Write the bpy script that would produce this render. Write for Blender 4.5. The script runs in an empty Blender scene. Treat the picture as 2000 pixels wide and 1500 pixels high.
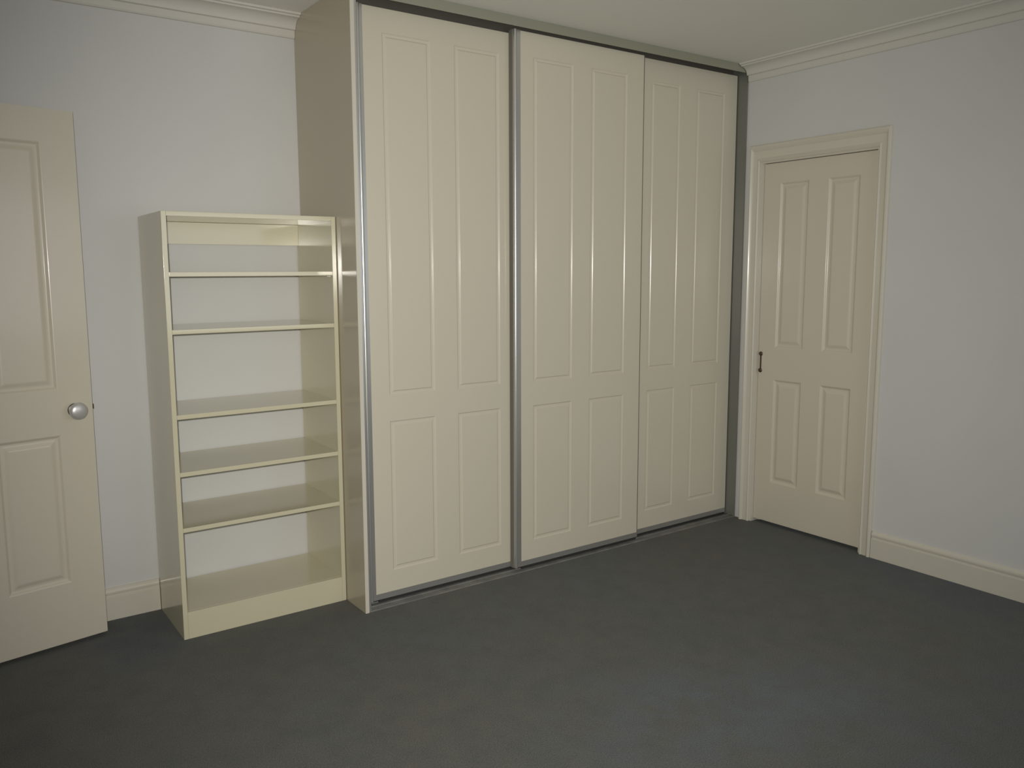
import bpy, bmesh, math
from mathutils import Matrix, Vector

S = bpy.context.scene
COL = S.collection
PI = math.pi

# ------------------------------------------------------------------ camera
cam_d = bpy.data.cameras.new('camera')
cam = bpy.data.objects.new('camera', cam_d)
COL.objects.link(cam)
CAM = Vector((-1.4672, -3.1113, 1.4584))
yaw, pitch, roll = 0.6110, -0.1262, -0.0050
fwd = Vector((math.sin(yaw) * math.cos(pitch), math.cos(yaw) * math.cos(pitch), math.sin(pitch)))
right = Vector((math.cos(yaw), -math.sin(yaw), 0))
up = right.cross(fwd)
r2 = math.cos(roll) * right + math.sin(roll) * up
u2 = -math.sin(roll) * right + math.cos(roll) * up
cam.matrix_world = Matrix(((r2.x, u2.x, -fwd.x, CAM.x), (r2.y, u2.y, -fwd.y, CAM.y),
                           (r2.z, u2.z, -fwd.z, CAM.z), (0, 0, 0, 1)))
cam_d.sensor_fit = 'HORIZONTAL'
cam_d.sensor_width = 36
cam_d.lens = 1611.38 / 2000 * 36
cam_d.shift_x = (1000 - 977.05) / 2000
cam_d.shift_y = (734.13 - 750) / 2000
cam_d.clip_start = 0.02
S.camera = cam

# ------------------------------------------------------------------ light
S.view_settings.view_transform = 'Standard'
S.view_settings.look = 'None'
S.view_settings.gamma = 1
S.view_settings.use_curve_mapping = False
S.view_settings.exposure = 0.0

world = bpy.data.worlds.new('world')
S.world = world
world.use_nodes = True
bg = world.node_tree.nodes['Background']
bg.inputs[0].default_value = (0.88, 0.94, 1.0, 1)
bg.inputs[1].default_value = 0.3

# the compact camera's own flash, a hand's width from the lens
fl = bpy.data.lights.new('camera_flash', 'SPOT')
fl.energy = 262
fl.color = (1.0, 0.96, 0.88)
fl.spot_size = math.radians(92)
fl.spot_blend = 1.0
fl.shadow_soft_size = 0.018
flash = bpy.data.objects.new('camera_flash', fl)
COL.objects.link(flash)
fm = cam.matrix_world.copy()
fm = fm @ Matrix.Rotation(math.radians(-1.8), 4, 'Y') @ Matrix.Rotation(math.radians(-1.5), 4, 'X')
fm.translation = CAM - r2 * 0.045 + u2 * 0.05
flash.matrix_world = fm

# fill light added behind the photographer, set at an unseen, assumed window
wl = bpy.data.lights.new('rear_fill_light', 'AREA')
wl.shape = 'RECTANGLE'
wl.size, wl.size_y = 1.9, 1.3
wl.energy = 14
wl.color = (0.93, 0.97, 1.0)
wlo = bpy.data.objects.new('rear_fill_light', wl)
COL.objects.link(wlo)
wlo.location = (0.9, -4.36, 1.55)
wlo.rotation_euler = (PI / 2, 0, 0)

# ------------------------------------------------------------------ materials
def mat(name, color, rough=0.5, metal=0.0, bump=0.0, bscale=60, var=0.0, vscale=3, coat=0.0, spec=0.5, col2=None):
    m = bpy.data.materials.new(name)
    m.use_nodes = True
    nt = m.node_tree
    b = nt.nodes['Principled BSDF']
    b.inputs['Base Color'].default_value = (*color, 1)
    b.inputs['Roughness'].default_value = rough
    b.inputs['Metallic'].default_value = metal
    b.inputs['Specular IOR Level'].default_value = spec
    b.inputs['Coat Weight'].default_value = coat
    b.inputs['Coat Roughness'].default_value = 0.12
    tc = nt.nodes.new('ShaderNodeTexCoord')
    if var:
        n = nt.nodes.new('ShaderNodeTexNoise')
        n.inputs['Scale'].default_value = vscale
        n.inputs['Detail'].default_value = 4
        nt.links.new(tc.outputs['Object'], n.inputs['Vector'])
        mx = nt.nodes.new('ShaderNodeMix')
        mx.data_type = 'RGBA'
        c2 = col2 or tuple(c * (1 - var) for c in color)
        mx.inputs[6].default_value = (*color, 1)
        mx.inputs[7].default_value = (*c2, 1)
        rp = nt.nodes.new('ShaderNodeMapRange')
        rp.inputs[1].default_value = 0.35
        rp.inputs[2].default_value = 0.65
        nt.links.new(n.outputs[0], rp.inputs[0])
        nt.links.new(rp.outputs[0], mx.inputs[0])
        nt.links.new(mx.outputs[2], b.inputs['Base Color'])
    if bump:
        n = nt.nodes.new('ShaderNodeTexNoise')
        n.inputs['Scale'].default_value = bscale
        n.inputs['Detail'].default_value = 3
        nt.links.new(tc.outputs['Object'], n.inputs['Vector'])
        bp = nt.nodes.new('ShaderNodeBump')
        bp.inputs['Strength'].default_value = bump
        bp.inputs['Distance'].default_value = 0.002
        nt.links.new(n.outputs[0], bp.inputs['Height'])
        nt.links.new(bp.outputs[0], b.inputs['Normal'])
    return m

M = {}
M['wall'] = mat('wall_paint', (0.70, 0.70, 0.695), 0.55, bump=0.06, bscale=90, var=0.03, vscale=2)
M['ceiling'] = mat('ceiling_paint', (0.86, 0.85, 0.79), 0.8, bump=0.04, bscale=70)
M['cornice'] = mat('cornice_paint', (0.72, 0.70, 0.65), 0.6)
M['trim'] = mat('trim_gloss_paint', (0.69, 0.66, 0.57), 0.3, bump=0.03, bscale=25, coat=0.2)
M['door'] = mat('door_gloss_paint', (0.695, 0.65, 0.545), 0.3, bump=0.03, bscale=25, coat=0.25)
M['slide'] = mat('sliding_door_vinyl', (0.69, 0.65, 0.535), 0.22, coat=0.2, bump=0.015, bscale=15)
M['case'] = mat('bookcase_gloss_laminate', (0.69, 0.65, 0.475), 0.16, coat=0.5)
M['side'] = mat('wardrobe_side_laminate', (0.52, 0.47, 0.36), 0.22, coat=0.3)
M['alu'] = mat('satin_aluminium', (0.67, 0.67, 0.655), 0.30, metal=0.78, bump=0.01, bscale=200)
M['track'] = mat('champagne_aluminium', (0.44, 0.45, 0.37), 0.42, metal=0.55)
M['grey'] = mat('shaded_alu_jamb', (0.27, 0.275, 0.25), 0.45, metal=0.5)  # darker copy of the aluminium, its dark reflection put into the colour
M['dull'] = mat('dull_scuffed_track', (0.26, 0.26, 0.25), 0.55, metal=0.3, var=0.3, vscale=12)
M['seal'] = mat('brown_seal_shade', (0.19, 0.18, 0.15), 0.9)  # door edge seal; also painted shade on the stile sides
M['channel'] = mat('shade_brown_channel', (0.105, 0.098, 0.082), 0.8)  # darkness of the gap above the doors put into the colour
M['rose'] = mat('shaded_rosette', (0.16, 0.15, 0.14), 0.4, metal=0.6)  # chrome darkened to paint the shadow behind the knob
M['dark'] = mat('dark_gap_shade', (0.03, 0.03, 0.03), 0.8)  # near-black that paints the shade in the door gaps
M['chrome'] = mat('satin_chrome', (0.70, 0.69, 0.68), 0.34, metal=0.5)
M['brass'] = mat('aged_brass', (0.10, 0.075, 0.045), 0.4, metal=0.6)
M['wframe'] = mat('window_frame_paint', (0.75, 0.74, 0.70), 0.4)
M['glass'] = mat('window_glass', (1, 1, 1), 0.02)
M['glass'].node_tree.nodes['Principled BSDF'].inputs['Transmission Weight'].default_value = 1

def carpet():
    m = bpy.data.materials.new('cut_pile_carpet')
    m.use_nodes = True
    nt = m.node_tree
    N = nt.nodes.new
    L = nt.links.new
    b = nt.nodes['Principled BSDF']
    b.inputs['Roughness'].default_value = 1.0
    b.inputs['Specular IOR Level'].default_value = 0.1
    b.inputs['Sheen Weight'].default_value = 0.08
    b.inputs['Sheen Roughness'].default_value = 0.5
    tc = N('ShaderNodeTexCoord')
    def noise(sc, det, rough=0.5):
        n = N('ShaderNodeTexNoise')
        n.inputs['Scale'].default_value = sc
        n.inputs['Detail'].default_value = det
        n.inputs['Roughness'].default_value = rough
        L(tc.outputs['Object'], n.inputs['Vector'])
        return n
    def mrange(src, a, bb, c=0, d=1):
        r = N('ShaderNodeMapRange')
        for i, v in enumerate((a, bb, c, d)):
            r.inputs[i + 1].default_value = v
        L(src, r.inputs[0])
        return r.outputs[0]
    def mix(f, a, bcol):
        x = N('ShaderNodeMix')
        x.data_type = 'RGBA'
        L(f, x.inputs[0])
        for i, c in ((6, a), (7, bcol)):
            if isinstance(c, tuple):
                x.inputs[i].default_value = (*c, 1)
            else:
                L(c, x.inputs[i])
        return x.outputs[2]
    # wear: bluish trodden patches on a warm charcoal grey pile
    big = noise(1.3, 6, 0.6)
    c1 = mix(mrange(big.outputs[0], 0.46, 0.66), (0.150, 0.150, 0.138), (0.142, 0.155, 0.154))
    mid = noise(9, 4, 0.6)
    c2 = mix(mrange(mid.outputs[0], 0.4, 0.7), c1, (0.130, 0.136, 0.130))
    def patch(cx, cy, rz, sx, sy, nlo, nhi, strength):
        mp = N('ShaderNodeMapping')
        mp.vector_type = 'TEXTURE'
        mp.inputs[1].default_value = (cx, cy, 0)
        mp.inputs[2].default_value = (0, 0, rz)
        mp.inputs[3].default_value = (sx, sy, 1)
        L(tc.outputs['Object'], mp.inputs[0])
        ln = N('ShaderNodeVectorMath')
        ln.operation = 'LENGTH'
        L(mp.outputs[0], ln.inputs[0])
        m1 = N('ShaderNodeMath')
        m1.operation = 'MULTIPLY'
        L(mrange(ln.outputs['Value'], 0.35, 1.0, strength, 0.0), m1.inputs[0])
        L(mrange(noise(5.5, 6, 0.72).outputs[0], nlo, nhi, 0.0, 1.0), m1.inputs[1])
        return m1.outputs[0]
    # a paler bluish trodden patch in the middle of the floor, darker blue along the right wall; by the bookcase a painted shadow
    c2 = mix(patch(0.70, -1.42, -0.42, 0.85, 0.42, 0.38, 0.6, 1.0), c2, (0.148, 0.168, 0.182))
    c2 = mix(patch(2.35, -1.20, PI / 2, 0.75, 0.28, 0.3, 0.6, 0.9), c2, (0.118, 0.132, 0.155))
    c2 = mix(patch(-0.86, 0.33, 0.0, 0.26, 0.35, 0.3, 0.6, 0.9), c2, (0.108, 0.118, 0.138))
    fine = noise(260, 2)
    mul = N('ShaderNodeMix')
    mul.data_type = 'RGBA'
    mul.blend_type = 'MULTIPLY'
    mul.inputs[0].default_value = 1
    L(c2, mul.inputs[6])
    g = N('ShaderNodeCombineColor')
    v = mrange(fine.outputs[0], 0.3, 0.7, 0.66, 1.2)
    for i in range(3):
        L(v, g.inputs[i])
    L(g.outputs[0], mul.inputs[7])
    L(mul.outputs[2], b.inputs['Base Color'])
    bp = N('ShaderNodeBump')
    bp.inputs['Strength'].default_value = 0.7
    bp.inputs['Distance'].default_value = 0.006
    L(fine.outputs[0], bp.inputs['Height'])
    L(bp.outputs[0], b.inputs['Normal'])
    return m
M['carpet'] = carpet()

# ------------------------------------------------------------------ helpers
def tag(o, label=None, cat=None, group=None, kind=None):
    if label: o['label'] = label
    if cat: o['category'] = cat
    if group: o['group'] = group
    if kind: o['kind'] = kind
    return o

def empty(name, loc=(0, 0, 0), rz=0, parent=None):
    o = bpy.data.objects.new(name, None)
    COL.objects.link(o)
    o.location = loc
    o.rotation_euler = (0, 0, rz)
    o.empty_display_size = 0.1
    if parent: o.parent = parent
    return o

def add_box(bm, x0, x1, y0, y1, z0, z1, bev=0.0, seg=2):
    xs, ys, zs = sorted((x0, x1)), sorted((y0, y1)), sorted((z0, z1))
    vs = [bm.verts.new((xs[i], ys[j], zs[k])) for i in (0, 1) for j in (0, 1) for k in (0, 1)]
    fs = []
    for q in ((0, 1, 3, 2), (4, 6, 7, 5), (0, 4, 5, 1), (2, 3, 7, 6), (0, 2, 6, 4), (1, 5, 7, 3)):
        fs.append(bm.faces.new([vs[i] for i in q]))
    if bev:
        es = list({e for f in fs for e in f.edges})
        bmesh.ops.bevel(bm, geom=es, offset=bev, segments=seg, affect='EDGES', profile=0.5)

def add_prism(bm, pts, axis, a0, a1):
    """closed 2D outline extruded along an axis; pts map to the two other axes in x,y,z order"""
    def v(p, a):
        c = list(p)
        c.insert(axis, a)
        return bm.verts.new(c)
    A = [v(p, a0) for p in pts]
    B = [v(p, a1) for p in pts]
    n = len(pts)
    for i in range(n):
        bm.faces.new((A[i], A[(i + 1) % n], B[(i + 1) % n], B[i]))
    bm.faces.new(A)
    bm.faces.new(B[::-1])

def add_lathe(bm, prof, centre, axis_m, n=32):
    """prof: (radius, distance along axis); axis_m: 3x3 whose z column is the axis"""
    rings = []
    for r, d in prof:
        ring = []
        for k in range(n):
            a = 2 * PI * k / n
            ring.append(bm.verts.new(Vector(centre) + axis_m @ Vector((r * math.cos(a), r * math.sin(a), d))))
        rings.append(ring)
    for a, b in zip(rings, rings[1:]):
        for k in range(n):
            bm.faces.new((a[k], a[(k + 1) % n], b[(k + 1) % n], b[k]))
    bm.faces.new(rings[0][::-1])
    bm.faces.new(rings[-1])

def link(name, bm, m, parent=None, smooth=False, off=(0, 0, 0)):
    bmesh.ops.recalc_face_normals(bm, faces=bm.faces)
    if any(off):
        bmesh.ops.translate(bm, verts=bm.verts, vec=[-c for c in off])
    me = bpy.data.meshes.new(name)
    bm.to_mesh(me)
    bm.free()
    me.materials.append(m)
    if smooth:
        for p in me.polygons: p.use_smooth = True
        me.set_sharp_from_angle(angle=math.radians(smooth if smooth is not True else 40))
    o = bpy.data.objects.new(name, me)
    COL.objects.link(o)
    if smooth:
        wn = o.modifiers.new('weighted_normal', 'WEIGHTED_NORMAL')
        wn.keep_sharp = True
        wn.weight = 80
    if parent: o.parent = parent
    return o

def box(name, dims, m, parent=None, off=(0, 0, 0), bev=0.0):
    bm = bmesh.new()
    add_box(bm, *dims, bev=bev)
    return link(name, bm, m, parent, smooth=35 if bev else False, off=off)

def struct(o, label, cat):
    return tag(o, label, cat, kind='structure')

# board with rectangular holes: local u = x, thickness 0..th along +y (front face at y = 0), v = z
def add_board(bm, u0, u1, v0, v1, th, holes):
    us = sorted({u0, u1, *[h[0] for h in holes], *[h[1] for h in holes]})
    vs = sorted({v0, v1, *[h[2] for h in holes], *[h[3] for h in holes]})
    cache = {}
    def vert(i, j, k):
        if (i, j, k) not in cache:
            cache[(i, j, k)] = bm.verts.new((us[i], th * k, vs[j]))
        return cache[(i, j, k)]
    def solid(i, j):
        if not (0 <= i < len(us) - 1 and 0 <= j < len(vs) - 1): return False
        cu, cv = (us[i] + us[i + 1]) / 2, (vs[j] + vs[j + 1]) / 2
        return not any(h[0] < cu < h[1] and h[2] < cv < h[3] for h in holes)
    for i in range(len(us) - 1):
        for j in range(len(vs) - 1):
            if not solid(i, j): continue
            for k in (0, 1):
                bm.faces.new([vert(i, j, k), vert(i + 1, j, k), vert(i + 1, j + 1, k), vert(i, j + 1, k)])
            for di, dj, a, b in ((-1, 0, (i, j), (i, j + 1)), (1, 0, (i + 1, j), (i + 1, j + 1)),
                                 (0, -1, (i, j), (i + 1, j)), (0, 1, (i, j + 1), (i + 1, j + 1))):
                if not solid(i + di, j + dj):
                    bm.faces.new([vert(*a, 0), vert(*b, 0), vert(*b, 1), vert(*a, 1)])

# raised panel that fills a hole of the board: mitred moulding round a raised field
def panel_bm(u0, u1, v0, v1, th, prof):
    bm = bmesh.new()
    def rect(t):
        return [(u0 + t, v0 + t), (u1 - t, v0 + t), (u1 - t, v1 - t), (u0 + t, v1 - t)]
    for s in range(4):
        rows = []
        for t, d in prof:
            r = rect(t)
            a, b = r[s], r[(s + 1) % 4]
            rows.append((bm.verts.new((a[0], d, a[1])), bm.verts.new((b[0], d, b[1]))))
        for p, q in zip(rows, rows[1:]):
            bm.faces.new((p[0], p[1], q[1], q[0]))
    t, d = prof[-1]
    bm.faces.new([bm.verts.new((a[0], d, a[1])) for a in rect(t)])
    bm.faces.new([bm.verts.new((a[0], th, a[1])) for a in rect(0)][::-1])
    # keep every front face turned to -y
    bm.normal_update()
    for f in bm.faces:
        c = f.calc_center_median()
        if abs(c.y - th) > 1e-6 and f.normal.y > 0: f.normal_flip()
        if abs(c.y - th) < 1e-6 and f.normal.y < 0: f.normal_flip()
    return bm

def add_panel(u0, u1, v0, v1, th, prof, m, parent):
    bm = panel_bm(u0, u1, v0, v1, th, prof)
    me = bpy.data.meshes.new('panel')
    bm.to_mesh(me)
    bm.free()
    me.materials.append(m)
    for p in me.polygons: p.use_smooth = True
    o = bpy.data.objects.new('panel', me)
    COL.objects.link(o)
    o.parent = parent
    return o

def smooth_prof(segs, n=7):
    """segs: (t0, d0, t1, d1) eased with a cosine"""
    out = [(segs[0][0], segs[0][1])]
    for t0, d0, t1, d1 in segs:
        for k in range(1, n + 1):
            s = k / n
            e = (1 - math.cos(PI * s)) / 2
            out.append((t0 + (t1 - t0) * s, d0 + (d1 - d0) * e))
    return out

ROUTED = smooth_prof([(0, 0, 0.006, 0.0042), (0.006, 0.0042, 0.015, 0.0042), (0.015, 0.0042, 0.021, 0.0)])
DEEP = smooth_prof([(0, 0, 0.013, 0.009), (0.013, 0.009, 0.017, 0.009), (0.017, 0.009, 0.040, 0.002)])

# ------------------------------------------------------------------ the room
H, W, D = 2.588, 2.42, 0.587
X0, Y0 = -1.80, -4.40
DY0, DY1, DZ = -0.100, -0.800, 2.052      # opening of the door in the right wall
LY0, LY1 = -0.56, 0.30                     # opening of the entry door in the left wall
WX0, WX1, WZ0, WZ1 = -0.05, 1.85, 0.90, 2.20

struct(box('floor', (X0 - 1.1, W + 1.1, Y0 - 0.1, D + 0.1, -0.05, 0.0), M['carpet']),
       'charcoal grey cut pile carpet with bluish worn patches covering the room', 'carpet')
struct(box('ceiling', (X0 - 1.1, W + 1.1, Y0 - 0.1, D + 0.1, H, H + 0.05), M['ceiling']),
       'plain off-white plaster ceiling above the wardrobe', 'ceiling')
struct(box('wall_back', (X0 - 0.1, W + 0.1, D, D + 0.1, 0, H), M['wall']),
       'pale grey wall behind the open bookcase', 'wall')
bm = bmesh.new()
add_box(bm, W, W + 0.1, DY0, D, 0, H)
add_box(bm, W, W + 0.1, DY1, DY0, DZ, H)
add_box(bm, W, W + 0.1, Y0, DY1, 0, H)
struct(link('wall_right', bm, M['wall']), 'pale grey wall holding the closed four-panel door', 'wall')
bm = bmesh.new()
add_box(bm, X0 - 0.1, X0, LY1, D, 0, H)
add_box(bm, X0 - 0.1, X0, LY0, LY1, 2.08, H)
add_box(bm, X0 - 0.1, X0, Y0, LY0, 0, H)
struct(link('wall_left', bm, M['wall']), 'pale grey wall with the entry doorway beside the camera', 'wall')
bm = bmesh.new()
add_box(bm, X0 - 0.1, WX0, Y0 - 0.1, Y0, 0, H)
add_box(bm, WX1, W + 0.1, Y0 - 0.1, Y0, 0, H)
add_box(bm, WX0, WX1, Y0 - 0.1, Y0, 0, WZ0)
add_box(bm, WX0, WX1, Y0 - 0.1, Y0, WZ1, H)
struct(link('wall_front', bm, M['wall']), 'pale grey wall with an added window behind the camera', 'wall')
bm = bmesh.new()
add_box(bm, W + 1.0, W + 1.1, -1.8, D, 0, H)
add_box(bm, W + 0.1, W + 1.0, -1.8, -1.7, 0, H)
struct(link('wall_ensuite', bm, M['wall']), 'wall of the small room beyond the closed door', 'wall')
bm = bmesh.new()
add_box(bm, X0 - 1.1, X0 - 1.0, -1.4, D + 0.1, 0, H)
add_box(bm, X0 - 1.0, X0 - 0.1, -1.4, -1.3, 0, H)
add_box(bm, X0 - 1.0, X0 - 0.1, D, D + 0.1, 0, H)
struct(link('wall_hall', bm, M['wall']), 'wall of the hall beyond the open entry door', 'wall')

# unseen window added behind the photographer to go with the fill light
wroot = struct(empty('added_window_1', ((WX0 + WX1) / 2, Y0 - 0.05, WZ0)), 'added white framed two-pane window behind the camera', 'window')
wo = (wroot.location.x, wroot.location.y, wroot.location.z)
bm = bmesh.new()
for a, b, c, d in ((WX0, WX1, WZ0, WZ0 + 0.05), (WX0, WX1, WZ1 - 0.05, WZ1), (WX0, WX0 + 0.05, WZ0 + 0.05, WZ1 - 0.05),
                   (WX1 - 0.05, WX1, WZ0 + 0.05, WZ1 - 0.05), (0.875, 0.925, WZ0 + 0.05, WZ1 - 0.05)):
    add_box(bm, a, b, Y0 - 0.075, Y0 - 0.03, c, d)
link('window_frame', bm, M['wframe'], wroot, off=wo)
for a, b in ((WX0 + 0.05, 0.875), (0.925, WX1 - 0.05)):
    box('pane', (a, b, Y0 - 0.056, Y0 - 0.051, WZ0 + 0.05, WZ1 - 0.05), M['glass'], wroot, off=wo)

# skirting boards: eased top edge
def skirt(name, pts_axis, a0, a1, face, sgn, label):
    h, t = 0.137, 0.018
    prof = [(0, 0), (t, 0), (t, h - 0.040), (t - 0.001, h - 0.037), (t - 0.007, h - 0.035), (t - 0.007, h - 0.030),
            (t - 0.003, h - 0.024), (t - 0.003, h - 0.016), (t - 0.006, h - 0.008), (t - 0.012, h - 0.002), (0.004, h), (0, h)]
    pts = [(face + sgn * p, z) for p, z in prof]
    bm = bmesh.new()
    add_prism(bm, pts, pts_axis, a0, a1)
    return struct(link(name, bm, M['trim'], smooth=50), label, 'skirting')
skirt('baseboard_back', 0, X0 + 0.02, -0.706, D, -1, 'cream skirting board on the wall between entry door and bookcase')
skirt('baseboard_right', 1, Y0 + 0.02, -0.866, W, -1, 'cream skirting board along the right wall from the door')
skirt('baseboard_left', 1, Y0 + 0.02, LY0 - 0.07, X0, 1, 'cream skirting board along the left wall beside the camera')
skirt('baseboard_front', 0, X0 + 0.02, W - 0.02, Y0, 1, 'cream skirting board under the added window behind the camera')

# cornices
def corn_prof():
    pts = [(0, 0.092), (0.009, 0.090), (0.013, 0.084), (0.014, 0.064), (0.013, 0.058), (0.022, 0.057)]
    for k in range(0, 7):                       # cove
        a = k / 6 * PI / 2
        pts.append((0.026 + 0.046 * (1 - math.cos(a)), 0.056 - 0.040 * math.sin(a)))
    pts += [(0.078, 0.016), (0.080, 0.010), (0.092, 0.008), (0.094, 0.0), (0, 0)]
    return pts
def cornice(name, axis, a0, a1, face, sgn, label):
    bm = bmesh.new()
    add_prism(bm, [(face + sgn * p, H - z) for p, z in corn_prof()], axis, a0, a1)
    return struct(link(name, bm, M['cornice'], smooth=30), label, 'cornice')
cornice('trim_1', 0, X0, -0.001, D, -1, 'white moulded plaster cornice left of the wardrobe')
cornice('trim_2', 1, Y0, -0.004, W, -1, 'white moulded plaster cornice along the right wall')
cornice('trim_3', 1, Y0, D, X0, 1, 'white moulded plaster cornice along the left wall')

# architrave of the right door: stepped profile, mitred
def architrave(name, ya, yb, ztop, w, wt, label):
    root = struct(empty(name, (W, (ya + yb) / 2, 0)), label, 'architrave')
    off = (W, (ya + yb) / 2, 0)
    prof = [(0, 0), (0, 0.012), (0.10, 0.018), (0.22, 0.012), (0.30, 0.013), (0.62, 0.015), (0.70, 0.021), (0.82, 0.026), (0.94, 0.024), (1, 0.018), (1, 0)]
    for side in ('l', 'r', 't'):
        bm = bmesh.new()
        A, B = [], []
        for s, d in prof:
            x = W - d
            if side == 'l':
                A.append((x, ya + s * w, 0)); B.append((x, ya + s * w, ztop + s * wt))
            elif side == 'r':
                A.append((x, yb - s * w, 0)); B.append((x, yb - s * w, ztop + s * wt))
            else:
                A.append((x, ya + s * w, ztop + s * wt)); B.append((x, yb - s * w, ztop + s * wt))
        va = [bm.verts.new(p) for p in A]
        vb = [bm.verts.new(p) for p in B]
        n = len(prof)
        for i in range(n):
            bm.faces.new((va[i], va[(i + 1) % n], vb[(i + 1) % n], vb[i]))
        bm.faces.new(va)
        bm.faces.new(vb[::-1])
        link('architrave_head' if side == 't' else 'architrave_leg', bm, M['trim'], root, smooth=25, off=off)
    # lining of the opening with its stop
    bm = bmesh.new()
    add_box(bm, W, W + 0.1, ya - 0.012, ya, 0, ztop)
    add_box(bm, W, W + 0.1, yb, yb + 0.012, 0, ztop)
    add_box(bm, W, W + 0.1, yb + 0.012, ya - 0.012, ztop - 0.010, ztop)
    add_box(bm, W + 0.062, W + 0.074, ya - 0.024, ya - 0.012, 0, ztop - 0.010)
    add_box(bm, W + 0.062, W + 0.074, yb + 0.012, yb + 0.024, 0, ztop - 0.010)
    link('jamb_lining', bm, M['trim'], root, off=off)
    return root
architrave('trim_4', DY0, DY1, DZ, 0.063, 0.092, 'cream moulded architrave around the closed right-hand door')

# ------------------------------------------------------------------ panel doors
def panel_door(root, w, zb, zt, th, cols, rows, prof, m, dirn=1):
    """local: u from 0 to w*dirn, front at y = 0"""
    holes = [(*sorted(c), *r) for c in cols for r in rows]
    bm = bmesh.new()
    add_board(bm, min(0, w * dirn), max(0, w * dirn), zb, zt, th, holes)
    link('door_leaf', bm, m, root)
    for h in holes:
        add_panel(*h, th, prof, m, root)

# right wall door (front faces -x): local x runs to world -y
d2 = struct(empty('door_2', (W + 0.018, DY0 - 0.0145, 0), -PI / 2), 'closed cream four-panel door in the right wall beside the wardrobe', 'door')
panel_door(d2, 0.671, 0.020, 2.0395, 0.036, [(0.104, 0.283), (0.398, 0.577)], [(0.252, 0.846), (1.026, 1.932)], DEEP, M['door'])
# edge pull: two dark round ends joined by a narrow slot plate
bm = bmesh.new()
ax = Matrix(((1, 0, 0), (0, 0, -1), (0, 1, 0)))        # z column = -y (out of the door)
add_lathe(bm, [(0.0115, -0.001), (0.0125, 0.004), (0.010, 0.007), (0.003, 0.009)], (0.016, 0, 0.985), ax, 20)
add_lathe(bm, [(0.0115, -0.001), (0.0125, 0.004), (0.010, 0.007), (0.003, 0.009)], (0.015, 0, 0.890), ax, 20)
add_box(bm, 0.0115, 0.0205, -0.005, 0.001, 0.890, 0.985, bev=0.001)
pull = link('latch_pull', bm, M['brass'], d2, smooth=35)
pull['label'] = 'small dark brass latch pull on the door edge'
bm = bmesh.new()
add_box(bm, 0.003, 0.029, -0.0018, 0.001, 0.868, 1.006, bev=0.0006)
link('latch_plate', bm, M['door'], d2)

# open entry door on the left
TH = 0.1826
d1 = struct(empty('door_1', (-0.9433, 0.4290, 0), TH), 'open cream panelled entry door with round knob left of the bookcase', 'door')
BOL = smooth_prof([(0, 0, 0.006, 0.005)], 4)[:-1] + [(0.006, 0.005), (0.012, 0.006)] + smooth_prof([(0.012, 0.006, 0.030, 0.012)], 6)[1:] + [(0.034, 0.013), (0.036, 0.009), (0.039, 0.008)]
panel_door(d1, 0.82, 0.0155, 2.0605, 0.036, [(-0.341, -0.121), (-0.699, -0.479)], [(0.256, 0.843), (1.018, 1.940)], DEEP, M['door'], -1)
KU, KZ = -0.066, 0.934
bm = bmesh.new()
add_lathe(bm, [(0.026, -0.001), (0.026, 0.002), (0.023, 0.005), (0.013, 0.007)], (KU, 0, KZ), ax, 32)
link('rosette', bm, M['rose'], d1, smooth=35)
bm = bmesh.new()
kp = [(0.012, 0.006), (0.012, 0.020), (0.016, 0.024), (0.0265, 0.030), (0.0320, 0.036), (0.0335, 0.042), (0.0325, 0.048),
      (0.0285, 0.0525), (0.0220, 0.0555), (0.0130, 0.0572), (0.0030, 0.0578)]
add_lathe(bm, kp, (KU, 0, KZ), ax, 36)
kn = link('knob', bm, M['chrome'], d1, smooth=35)
kn['label'] = 'round satin chrome door knob'
bm = bmesh.new()
add_box(bm, -0.001, 0.002, 0.006, 0.030, 0.90, 0.975)
add_box(bm, 0.002, 0.008, 0.010, 0.026, 0.930, 0.949, bev=0.001)
link('latch_bolt', bm, M['brass'], d1)
# hinges on the far edge
for z in (0.22, 1.05, 1.85):
    bm = bmesh.new()
    add_lathe(bm, [(0.007, -0.05), (0.007, 0.05)], (-0.822, 0.030, z), Matrix.Identity(3), 12)
    link('hinge', bm, M['chrome'], d1)

# ------------------------------------------------------------------ sliding wardrobe
wd = tag(empty('wardrobe', (1.21, 0.06, 0)), 'tall built-in cream wardrobe with three panelled sliding doors', 'wardrobe')
WO = (1.21, 0.06, 0)
box('edge_strip', (0.0, 0.0175, -0.001, 0.0015, 0.0, H - 0.001), M['trim'], wd, off=WO, bev=0.0006)
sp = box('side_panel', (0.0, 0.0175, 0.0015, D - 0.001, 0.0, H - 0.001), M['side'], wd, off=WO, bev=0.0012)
# top track: front skirt, divider skirt, back skirt under a plate
bm = bmesh.new()
add_box(bm, 0.018, W - 0.001, 0.0, 0.003, 2.546, H - 0.001)
tt = link('top_track', bm, M['track'], wd, off=WO)
tt['label'] = 'greenish grey metal fascia of the top track'
bm = bmesh.new()
add_box(bm, 0.018, W - 0.001, 0.056, 0.058, 2.572, H - 0.006)
add_box(bm, 0.018, W - 0.001, 0.003, 0.104, H - 0.006, H - 0.001)
add_box(bm, 0.0215, W - 0.0115, 0.0995, 0.1025, 2.528, H - 0.006)  # back skirt added to hide the flash-lit interior behind the gap
link('track_channel', bm, M['channel'], wd, off=WO)
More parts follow.
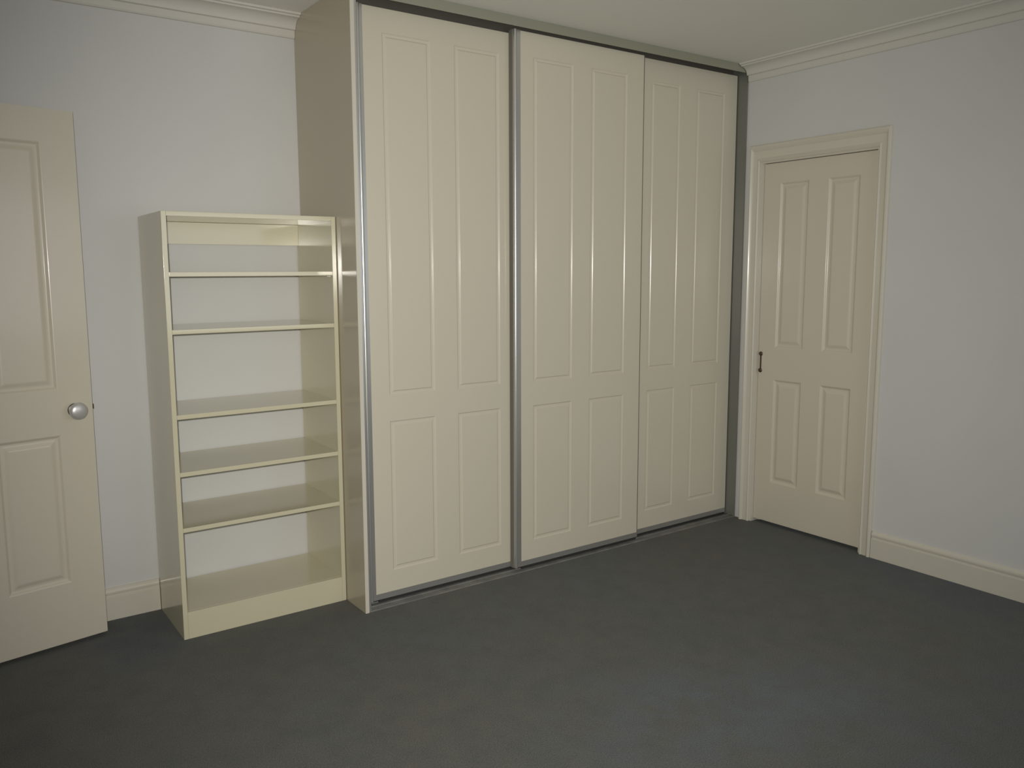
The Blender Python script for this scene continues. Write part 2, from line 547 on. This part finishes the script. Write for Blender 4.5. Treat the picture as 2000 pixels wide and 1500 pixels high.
# floor track with guide ribs
bm = bmesh.new()
prof = [(0.002, 0), (0.004, 0.0035), (0.010, 0.004), (0.013, 0.0015), (0.042, 0.0015), (0.043, 0.007), (0.045, 0.007), (0.046, 0.0015),
        (0.077, 0.0015), (0.078, 0.007), (0.080, 0.007), (0.081, 0.0015), (0.104, 0.0015), (0.106, 0)]
add_prism(bm, prof, 0, 0.018, W - 0.003)
ft = link('floor_track', bm, M['dull'], wd, off=WO)
# jambs
bm = bmesh.new()
add_box(bm, 0.018, 0.021, 0.0035, 0.105, 0.004, 2.5815)
add_box(bm, 0.018, 0.028, 0.001, 0.004, 0.004, 2.545, bev=0.0008)
add_box(bm, 0.018, 0.034, 0.100, 0.105, 0.004, 2.545)
link('side_jamb', bm, M['alu'], wd, off=WO, smooth=35)
bm = bmesh.new()
add_box(bm, W - 0.011, W - 0.001, 0.0035, 0.103, 0.004, 2.5815)
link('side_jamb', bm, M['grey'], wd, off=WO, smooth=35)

def sliding_door(x0, x1, y, zt, cols, stile_x, label, seal=False, narrow=False, dark_edge=False):
    r = empty('sliding_door', (x0 - WO[0], y - WO[1], 0), 0, wd)
    r['label'] = label
    rows = [(0.138, 0.812), (0.925, 2.437)]
    holes = [(a - x0, b - x0, *q) for a, b in cols for q in rows]
    bm = bmesh.new()
    add_board(bm, 0, x1 - x0, 0.040, zt, 0.018, holes)
    link('door_board', bm, M['slide'], r)
    for h in holes:
        add_panel(*h, 0.018, ROUTED, M['slide'], r)
    # aluminium rail under the board
    bm = bmesh.new()
    add_box(bm, 0.0 if stile_x is None else stile_x - x0 + (0.031 if narrow else 0.040), x1 - x0, -0.001, 0.020, 0.0165, 0.043, bev=0.0008)
    link('bottom_rail', bm, M['alu'], r, smooth=35)
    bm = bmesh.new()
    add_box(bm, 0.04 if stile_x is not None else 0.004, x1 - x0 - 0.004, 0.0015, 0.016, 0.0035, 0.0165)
    link('bottom_shade_strip', bm, M['dark'], r)  # black strip added to draw the shade under the door
    # hanging wheels inside the top track are out of sight; the stile with its half-round grip bead:
    if stile_x is not None:
        s = stile_x - x0
        pts = [(s, 0.030), (s, 0.0)]
        for k in range(9):
            a = PI - PI * k / 8
            pts.append((s + 0.0085 + 0.0085 * math.cos(a), -0.001 - 0.0085 * math.sin(a)))
        sw = 0.031 if narrow else 0.040
        pts += [(s + 0.0175, -0.001), (s + sw, -0.001), (s + sw, 0.030)]
        bm = bmesh.new()
        add_prism(bm, pts, 2, 0.0165, zt + 0.002)
        link('stile', bm, M['alu'], r, smooth=40)
        bm = bmesh.new()
        add_box(bm, s - 0.0035, s, 0.006, 0.030, 0.0165, zt)
        link('seal_shade_strip', bm, M['seal'], r)  # brown strip added to darken the side face of the stile
    if seal:
        bm = bmesh.new()
        add_box(bm, x1 - x0, x1 - x0 + 0.009, 0.004, 0.024, 0.0165, zt)
        link('seal_shade_strip', bm, M['seal'], r)
    if dark_edge:
        bm = bmesh.new()
        add_box(bm, x1 - x0, x1 - x0 + 0.0055, 0.002, 0.018, 0.0165, zt)
        link('seal_shade_strip', bm, M['dark'], r)  # black strip added to draw the shaded gap beside the jamb
    return r
sliding_door(0.060, 0.872, 0.067, 2.531, [(0.171, 0.402), (0.521, 0.760)], 0.0535, 'left sliding door on the rear track, cream with metal grip edge', narrow=True)
sliding_door(0.819, 1.638, 0.034, 2.541, [(0.930, 1.172), (1.286, 1.525)], 0.8165, 'middle sliding door on the front track, cream with bright metal grip edge', True)
sliding_door(1.610, 2.4025, 0.067, 2.542, [(1.727, 1.944), (2.072, 2.300)], None, 'right sliding door on the rear track, plain cream', dark_edge=True)

# ------------------------------------------------------------------ bookcase
bk = tag(empty('bookcase', (-0.3535, 0.38, 0)), 'tall open-backed glossy cream bookcase against the wardrobe side', 'bookcase')
BO = (-0.3535, 0.38, 0)
bx0, bx1, by0, by1, bh, t = -0.704, -0.003, 0.190, 0.582, 1.690, 0.0185
for a, b in ((bx0, bx0 + t), (bx1 - t, bx1)):
    box('side_panel', (a, b, by0, by1, 0, bh), M['case'], bk, BO, bev=0.0012)
xa, xb = bx0 + t, bx1 - t
box('top_panel', (xa, xb, by0, by1, bh - 0.018, bh), M['case'], bk, BO, bev=0.0012)
for z in (1.461, 1.2405, 0.909, 0.681, 0.456):
    box('shelf', (xa, xb, by0 + 0.0005, by1, z - 0.0175, z), M['case'], bk, BO, bev=0.0012)
bs = box('shelf', (xa, xb, by0 + 0.017, by1, 0.093, 0.1105), M['case'], bk, BO, bev=0.0008)
box('kickboard', (xa, xb, by0, by0 + 0.0165, 0.0, 0.1105), M['case'], bk, BO, bev=0.0012)
box('back_rail', (xa, xb, by1 - 0.017, by1 - 0.001, 1.579, bh - 0.0185), M['case'], bk, BO, bev=0.0012)
# shelf pin under the top shelf
bm = bmesh.new()
add_lathe(bm, [(0.003, 0.0), (0.003, 0.009)], (xb, by0 + 0.045, 1.461 - 0.0215), Matrix(((0, 0, -1), (0, 1, 0), (1, 0, 0))), 10)
link('shelf_pin', bm, M['chrome'], bk, off=BO)
